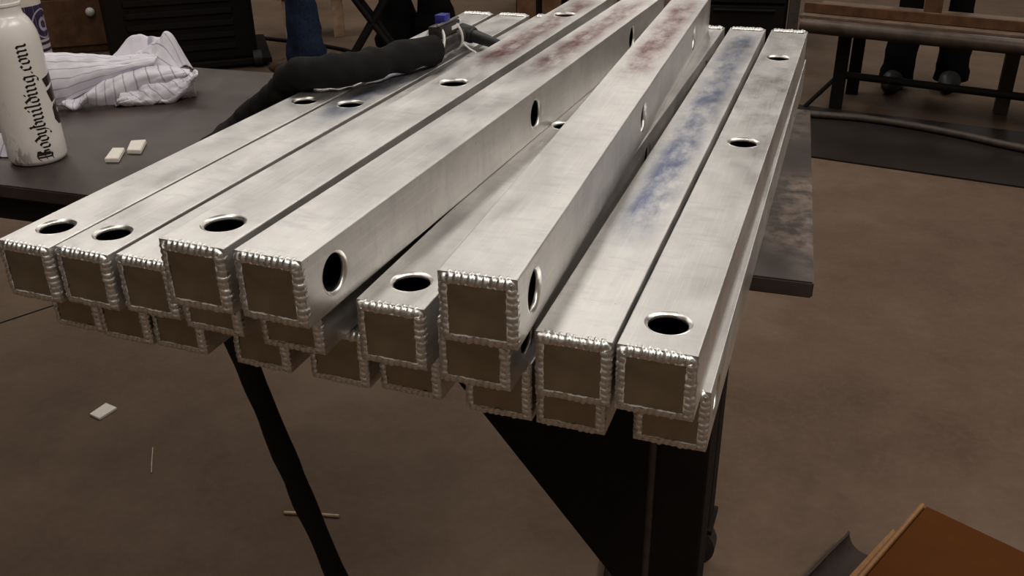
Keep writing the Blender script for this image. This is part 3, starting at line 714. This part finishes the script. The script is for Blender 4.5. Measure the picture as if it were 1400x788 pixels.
# ------------------------------------------------------------------ low bench at upper right
b0 = Vector((-3.35, 68.1, -7.6)); b1 = Vector((26, 61.9, -7.6)); bd = (b1-b0).normalized(); bnv = Vector((-bd.y, bd.x, 0))
bn = empty('low_bench', (b0.x, b0.y, FZ), 'low dark steel framed bench with wooden planks at upper right', 'bench')
def bpart(name, bm, mat, smooth=None):
    for v in bm.verts: v.co -= Vector((b0.x, b0.y, FZ))
    return part(name, bm, mat, bn, smooth=smooth)
bm = bmesh.new(); tube(bm, [b0-EZ*.55+bd*.4, b1-EZ*.55], .56, 16); bpart('front_rail', bm, plain('worn_brown_pipe', (.075, .052, .04), .4, .3, .35, 15), 60)
def plank(n0, n1, z0, z1, mat, nm='plank'):
    bm = bmesh.new(); pp = [b0+bnv*n0, b1+bnv*n0, b1+bnv*n1, b0+bnv*n1]; prism(bm, [(p.x, p.y) for p in pp], z0, z1, .05); bpart(nm, bm, mat)
for q in range(3): plank(.5+q*2.3, .5+q*2.3+2.2, -7.75, -7.5, M_wood2)
plank(1.6, 2.2, -7.49, -6.75, M_wood, 'wooden_lip')
bm = bmesh.new(); tube(bm, [b0+bnv*7.3-EZ*.55, b1+bnv*7.3-EZ*.55], .4, 12); bpart('rear_rail', bm, M_frame, 60)
l0 = Vector((.35, 70.0, 0))
for p, m in ((l0, M_frame), (l0+bd*24, M_frame), (l0+bnv*5+bd*11.6, plain('grey_brown_post', (.05, .04, .034), .5)), (l0+bnv*5, M_frame)):
    bm = bmesh.new(); box(bm, (p.x-.5, p.y-.5, FZ), (p.x+.5, p.y+.5, -8.1), .05); bpart('leg', bm, m)
bm = bmesh.new(); tube(bm, [l0+EZ*-12.25, l0+bd*24+EZ*-12.25], .3, 8); bpart('foot_rail', bm, M_frame, 60)
bm = bmesh.new(); tube(bm, [l0+EZ*-12.2, Vector((-2.0, 69.3, FZ+.1))], .18, 8); bpart('brace', bm, M_frame, 60)
o = bpart('wooden_post', boxbm((5.75, 70.6, -7.49), (7.0, 71.6, 6)), M_wood); o['label'] = 'upright brown wooden post'
# steel floor plate with a cable across it
bm = bmesh.new(); prism(bm, [(-9, 58.2), (22, 53.9), (24, 66), (-8, 70.5)], FZ+.01, FZ+.12, .02)
t = NT('dark_glossy_steel'); nn = t.noise(t.coord((1, 1, 1)), 4, 5)
tag(part('floor_plate', bm, t.set(Base_Color=t.mix(nn, (.010, .007, .005), (.022, .017, .014)), Roughness=t.rng(nn, .3, .7, .45, .65), Metallic=0.0, Specular_IOR_Level=.15)), 'dark shiny steel plate flat on the floor in front of the bench', 'steel plate')
bm = bmesh.new(); tube(bm, catmull([(-9, 65.0, FZ+.4), (-4.5, 66.2, FZ+.4), (-1.4, 66.3, FZ+.4), (2.5, 66.4, FZ+.4), (6.1, 65.6, FZ+.4), (9.5, 64.3, FZ+.4), (12.2, 62.9, FZ+.4), (15, 61.8, FZ+.4), (20, 61, FZ+.4)], 8), .27, 10)
tag(part('floor_cable', bm, plain('brown_cable', (.06, .045, .036), .45), smooth=60), 'dark cable lying across the steel floor plate near the bench', 'cable')

# ------------------------------------------------------------------ people
def skin_mesh(name, verts, edges, mat, parent, levels=2, root=0):
    me = bpy.data.meshes.new(name); me.from_pydata([Vector(v[:3])*S for v in verts], edges, []); me.materials.append(mat)
    o = bpy.data.objects.new(name, me); C.objects.link(o); o.parent = parent
    sk = o.modifiers.new('skin', 'SKIN'); sk.use_smooth_shade = True; sk.branch_smoothing = .3
    for i, v in enumerate(verts):
        sv = me.skin_vertices[0].data[i]; sv.radius = (v[3]*S, v[3]*S); sv.use_root = i == root
    ss = o.modifiers.new('subdivision', 'SUBSURF'); ss.levels = levels; ss.render_levels = levels
    return o
def sm(a, b, x): x = max(0, min(1, (x-a)/(b-a))); return x*x*(3-2*x)
def person(x, y, heading, label, trouser_mat, flare, stance, boot_mat, shirt, slim=1.0):
    """standing adult about 1.75 m (34.5 units); heading = direction the toes point"""
    pr = empty('person', (x, y, FZ), label, 'person', rot=(0, 0, heading-math.pi/2))
    sx, st_ = stance
    V = [(0, 0, 18.3, 2.5), (0, 0, 21.5, 2.5), (0, .1, 25.3, 2.9), (0, .1, 28.2, 2.0), (0, .1, 29.8, 1.1), (0, .35, 31.2, 1.5), (0, .45, 33.0, 1.75), (0, .3, 34.0, 1.1)]
    Ed = [(i, i+1) for i in range(7)]
    def add(p, to): V.append(p); Ed.append((to, len(V)-1)); return len(V)-1
    for s in (-1, 1):
        h_ = add((s*1.6, 0, 17.2, 1.4*slim), 0); kn = add((s*(1.5+(sx+.2)*.46), .1+s*st_*.46, 9.6, .95*slim), h_); c_ = add((s*(1.5+(sx+.2)*.64), .1+s*st_*.64, 6.6, .9*slim), kn); an = add((s*(1.7+sx), s*st_, 1.6, .62*slim), c_)
        fo = add((s*(1.8+sx), s*st_+1.6, .75, .7), an)
        sh = add((s*3.5, 0, 27.5, 1.15), 3); el = add((s*4.4, -.3, 21.8, .85), sh); wr = add((s*3.6, 3.6, 21.0, .6), el); pa = add((s*3.3, 5.0, 21.2, .62), wr)
        for q in range(4): add((s*3.2+(q-1.5)*.42, 6.9+.2*(q in (1, 2)), 20.9, .17), pa)
        add((s*2.5, 5.9, 21.9, .18), pa)
    skin_mesh('body', V, Ed, M_skin, pr)
    Vs = [(0, 0, 18.0, 2.75), (0, 0, 21.5, 2.75), (0, .1, 25.3, 3.15), (0, .1, 28.0, 2.2)]; Es = [(0, 1), (1, 2), (2, 3)]
    for s in (-1, 1):
        Vs.append((s*3.5, 0, 27.5, 1.4)); Es.append((3, len(Vs)-1)); Vs.append((s*4.4, -.3, 21.8, 1.1)); Es.append((len(Vs)-2, len(Vs)-1)); Vs.append((s*3.7, 3.2, 21.05, .82)); Es.append((len(Vs)-2, len(Vs)-1))
    skin_mesh('shirt', Vs, Es, shirt, pr)
    bm = bmesh.new(); lathe(bm, [(1.9, 15.6), (2.6, 16.6), (2.85, 18.0), (2.7, 19.6)], 28)
    for s in (-1, 1):
        hs = [17.2, 16.2, 14.5, 12.5, 10.5, 9.5, 8.5, 7.5, 6.7, 6.0, 5.3, 4.6, 3.9, 3.2, 2.6, 2.0, 1.4, .75]; pth = []; rad = []
        for z in hs:
            f_ = 1-(z-.8)/16.4; pth.append((s*(1.5+(sx+.2)*f_), .1+s*st_*f_, z)); rad.append((1.75-.55*sm(16, 8.5, z))*(1+(slim-1)*sm(16, 10, z))+flare*sm(9.5, 1.0, z))
        tube(bm, pth, lambda i, a: rad[i]*(1+.05*math.sin(2*a+i*1.1)+.05*math.sin(i*2.1+a+s)+.03*math.sin(3*a-i*2.3)), 22, cap=False)
    part('trousers', bm, trouser_mat, pr, smooth=80)
    for s in (-1, 1):
        X, Y = s*(1.75+sx), s*st_
        bm = bmesh.new(); bmesh.ops.create_uvsphere(bm, u_segments=20, v_segments=12, radius=1)
        for v in bm.verts:
            p = v.co; t_ = (p.y+1)/2
            v.co = Vector((X+p.x*(.95-.1*t_), Y+.9+p.y*2.75, max(0, .95+p.z*(1.3-.55*t_)-.15*t_)))
        part('shoe', bm, boot_mat, pr, smooth=70)
    # face, ears and hair
    bm = bmesh.new(); bmesh.ops.create_uvsphere(bm, u_segments=20, v_segments=14, radius=1)
    for v in bm.verts: v.co = Vector((v.co.x*1.62, .15+v.co.y*1.75-(.35 if v.co.z < 0 else 0), 33.1+max(v.co.z, -.55+.9*max(0, v.co.y))*1.75))
    part('hair', bm, M_hair, pr, smooth=70)
    for s in (-1, 1):
        bm = bmesh.new(); bmesh.ops.create_uvsphere(bm, u_segments=12, v_segments=8, radius=.2); bmesh.ops.translate(bm, vec=(s*.58, 1.75, 32.3), verts=bm.verts); part('eye', bm, M_white, pr, smooth=70)
        bm = bmesh.new(); bmesh.ops.create_uvsphere(bm, u_segments=12, v_segments=8, radius=.42)
        for v in bm.verts: v.co = Vector((s*1.5+v.co.x*.4, .35+v.co.y*.7, 32+v.co.z))
        part('ear', bm, M_skin, pr, smooth=70)
    bm = bmesh.new(); prism(bm, [(-.25, 1.7), (.25, 1.7), (0, 2.3)], 31.4, 32.1, .08); part('nose', bm, M_skin, pr, smooth=70)
    bm = bmesh.new(); box(bm, (-.5, 1.62, 30.75), (.5, 1.85, 30.95), .06); part('mouth', bm, plain('lips', (.35, .15, .12), .5), pr, smooth=70)
    return pr
person(-46.2, 65.5, math.radians(195), 'person in blue jeans and brown boots standing behind the hose at upper left', M_denim, .35, (-1.2, .5), M_boot, M_shirt)
person(-40.4, 76.5, math.radians(75), 'person in black trousers standing behind the torch', M_trouser, 1.0, (.6, .6), M_rubber, M_shirt)
person(7.0, 78.6, math.radians(-100), 'person in flared black trousers standing behind the low bench', M_trouser, .5, (.35, 1.2), M_rubber, M_shirt, .72)

# ------------------------------------------------------------------ far background pieces at upper left and top
def simple(name, loc, label, cat, rot=0): return empty(name, loc, label, cat, rot=(0, 0, rot))
# black welding power source on wheels
wc = simple('welding_machine', (-61.5, 68, FZ), 'big black welding machine cabinet behind the towel', 'machine', .66)
part('cabinet', boxbm((-7, -5, .9), (6.4, 5, 17), .3), M_black, wc)
part('skid', boxbm((-7.5, -5.5, .35), (7.6, 5.5, .9), .1), M_black, wc)
for sx_ in (-1, 1):
    for sy_ in (-1, 1):
        bm = bmesh.new(); tube(bm, [(sx_*6.3-.4, sy_*5.1, .8), (sx_*6.3+.4, sy_*5.1, .8)], .8, 18); part('wheel', bm, M_rubber, wc, smooth=50)
part('front_panel', boxbm((-6, -5.2, 9), (5.5, -5.0, 16), .05), M_frame, wc)
for q in range(5): part('vent_slat', boxbm((-5, -5.25, 2+q*1.1), (4.5, -5.02, 2.5+q*1.1), .03), M_frame, wc)
# brown wooden cabinet with drawers and a pale knob
wd = simple('wooden_cabinet', (-77.5, 70, FZ), 'brown wooden cabinet with a pale knob left of the black machine', 'cabinet', .66)
part('cabinet_body', boxbm((-6, -4, 0), (6, 6, 16), .15), M_wood, wd)
for z in (.8, 6.0, 11.0):
    dr = part('drawer_front', boxbm((-5.6, -4.35, z), (5.6, -4.02, z+4.7), .08), plain('drawer_wood', (.13, .062, .03), .55, 0, .3, 25), wd)
    bm = bmesh.new(); bmesh.ops.create_uvsphere(bm, u_segments=14, v_segments=10, radius=.45); bmesh.ops.translate(bm, vec=(2.2, -4.75, z+3.4), verts=bm.verts); k_ = part('drawer_knob', bm, M_white, dr, smooth=70); k_['label'] = 'pale round knob'
# pale timber stand beside the jeans
ts = simple('timber_stand', (-55.5, 82, FZ), 'pale timber stand behind the jeans at upper left', 'stand', .5)
for px_ in (-2.6, 2.6):
    for py_ in (-1.5, 1.5): part('post', boxbm((px_-.55, py_-.4, 0), (px_+.55, py_+.4, 12), .05), M_pale, ts)
part('shelf', boxbm((-3.6, -2.2, 4.2), (3.6, 2.2, 4.7), .05), M_wood2, ts); part('top_board', boxbm((-3.8, -2.4, 12), (3.8, 2.4, 12.6), .05), M_wood2, ts)
# folding steel stand with crossed legs between the two people
fs = simple('folding_stand', (-42.4, 71.5, FZ), 'dark steel folding stand with crossed legs between jeans and black trousers', 'stand', .45)
for y_ in (-1.4, 1.4):
    for a_, b_ in (((-2.8, y_, 0.15), (2.8, y_, 8.5)), ((2.8, y_, .15), (-2.8, y_, 8.5))):
        bm = bmesh.new(); bar(bm, a_, b_, .3, 8); part('crossed_leg', bm, M_frame, fs, smooth=60)
for x_, z_ in ((-2.8, .25), (2.8, .25), (2.8, 8.5), (-2.8, 8.5)):
    bm = bmesh.new(); bar(bm, (x_, -1.6, z_), (x_, 1.6, z_), .25, 8); part('cross_bar', bm, M_frame, fs, smooth=60)
part('seat_board', boxbm((-3.2, -1.8, 8.7), (3.2, 1.8, 9.2), .08), M_wood, fs)
# slatted wooden crate behind the far tube ends
cr = simple('slatted_crate', (-30.5, 103, FZ), 'brown slatted wooden crate far behind the left tube ends', 'crate', .35)
part('crate_core', boxbm((-8.5, -5, .5), (8.5, 6, 9.5), .1), M_frame, cr)
for q in range(6): part('slat', boxbm((-8.4+q*2.9, -5.5, .2), (-6.2+q*2.9, -5.02, 10), .05), plain('crate_slat', (.13, .065, .032), .6, 0, .3, 20) if q == 0 else bpy.data.materials['crate_slat'], cr)
# black tool chest beyond the top tube's far end
tc = simple('tool_chest', (-10.5, 92, FZ), 'black tool chest beyond the far end of the askew tube', 'chest', .15)
part('chest_body', boxbm((-4.2, -3, .9), (4.2, 3.4, 14), .15), M_black, tc)
for q in range(4):
    d_ = part('drawer', boxbm((-3.9, -3.35, 1.4+q*3.1), (3.9, -3.02, 4.2+q*3.1), .06), M_frame, tc)
    bm = bmesh.new(); bar(bm, (-3, -3.6, 3.8+q*3.1), (3, -3.6, 3.8+q*3.1), .15, 8); part('drawer_handle', bm, M_black, d_, smooth=60)
for sx_ in (-1, 1):
    for sy_ in (-1, 1):
        bm = bmesh.new(); tube(bm, [(sx_*3.4-.3, sy_*2.5, .5), (sx_*3.4+.3, sy_*2.5, .5)], .5, 16); part('wheel', bm, M_rubber, tc, smooth=50)
bm = bmesh.new(); box(bm, (4.3, -3.3, 0), (5.3, -2.6, 13)); part('corner_post', bm, plain('grey_post', (.07, .06, .055), .5), tc)
# thin floor cable left of the jeans
bm = bmesh.new(); tube(bm, catmull([(-60, 78, FZ+.2), (-53, 77, FZ+.2), (-47, 75, FZ+.2), (-44, 71.5, FZ+.2), (-38, 70.5, FZ+.2), (-33, 72, FZ+.2)], 8), .2, 8)
tag(part('floor_lead', bm, M_black, smooth=60), 'thin black lead on the floor behind the blue jeans', 'cable')
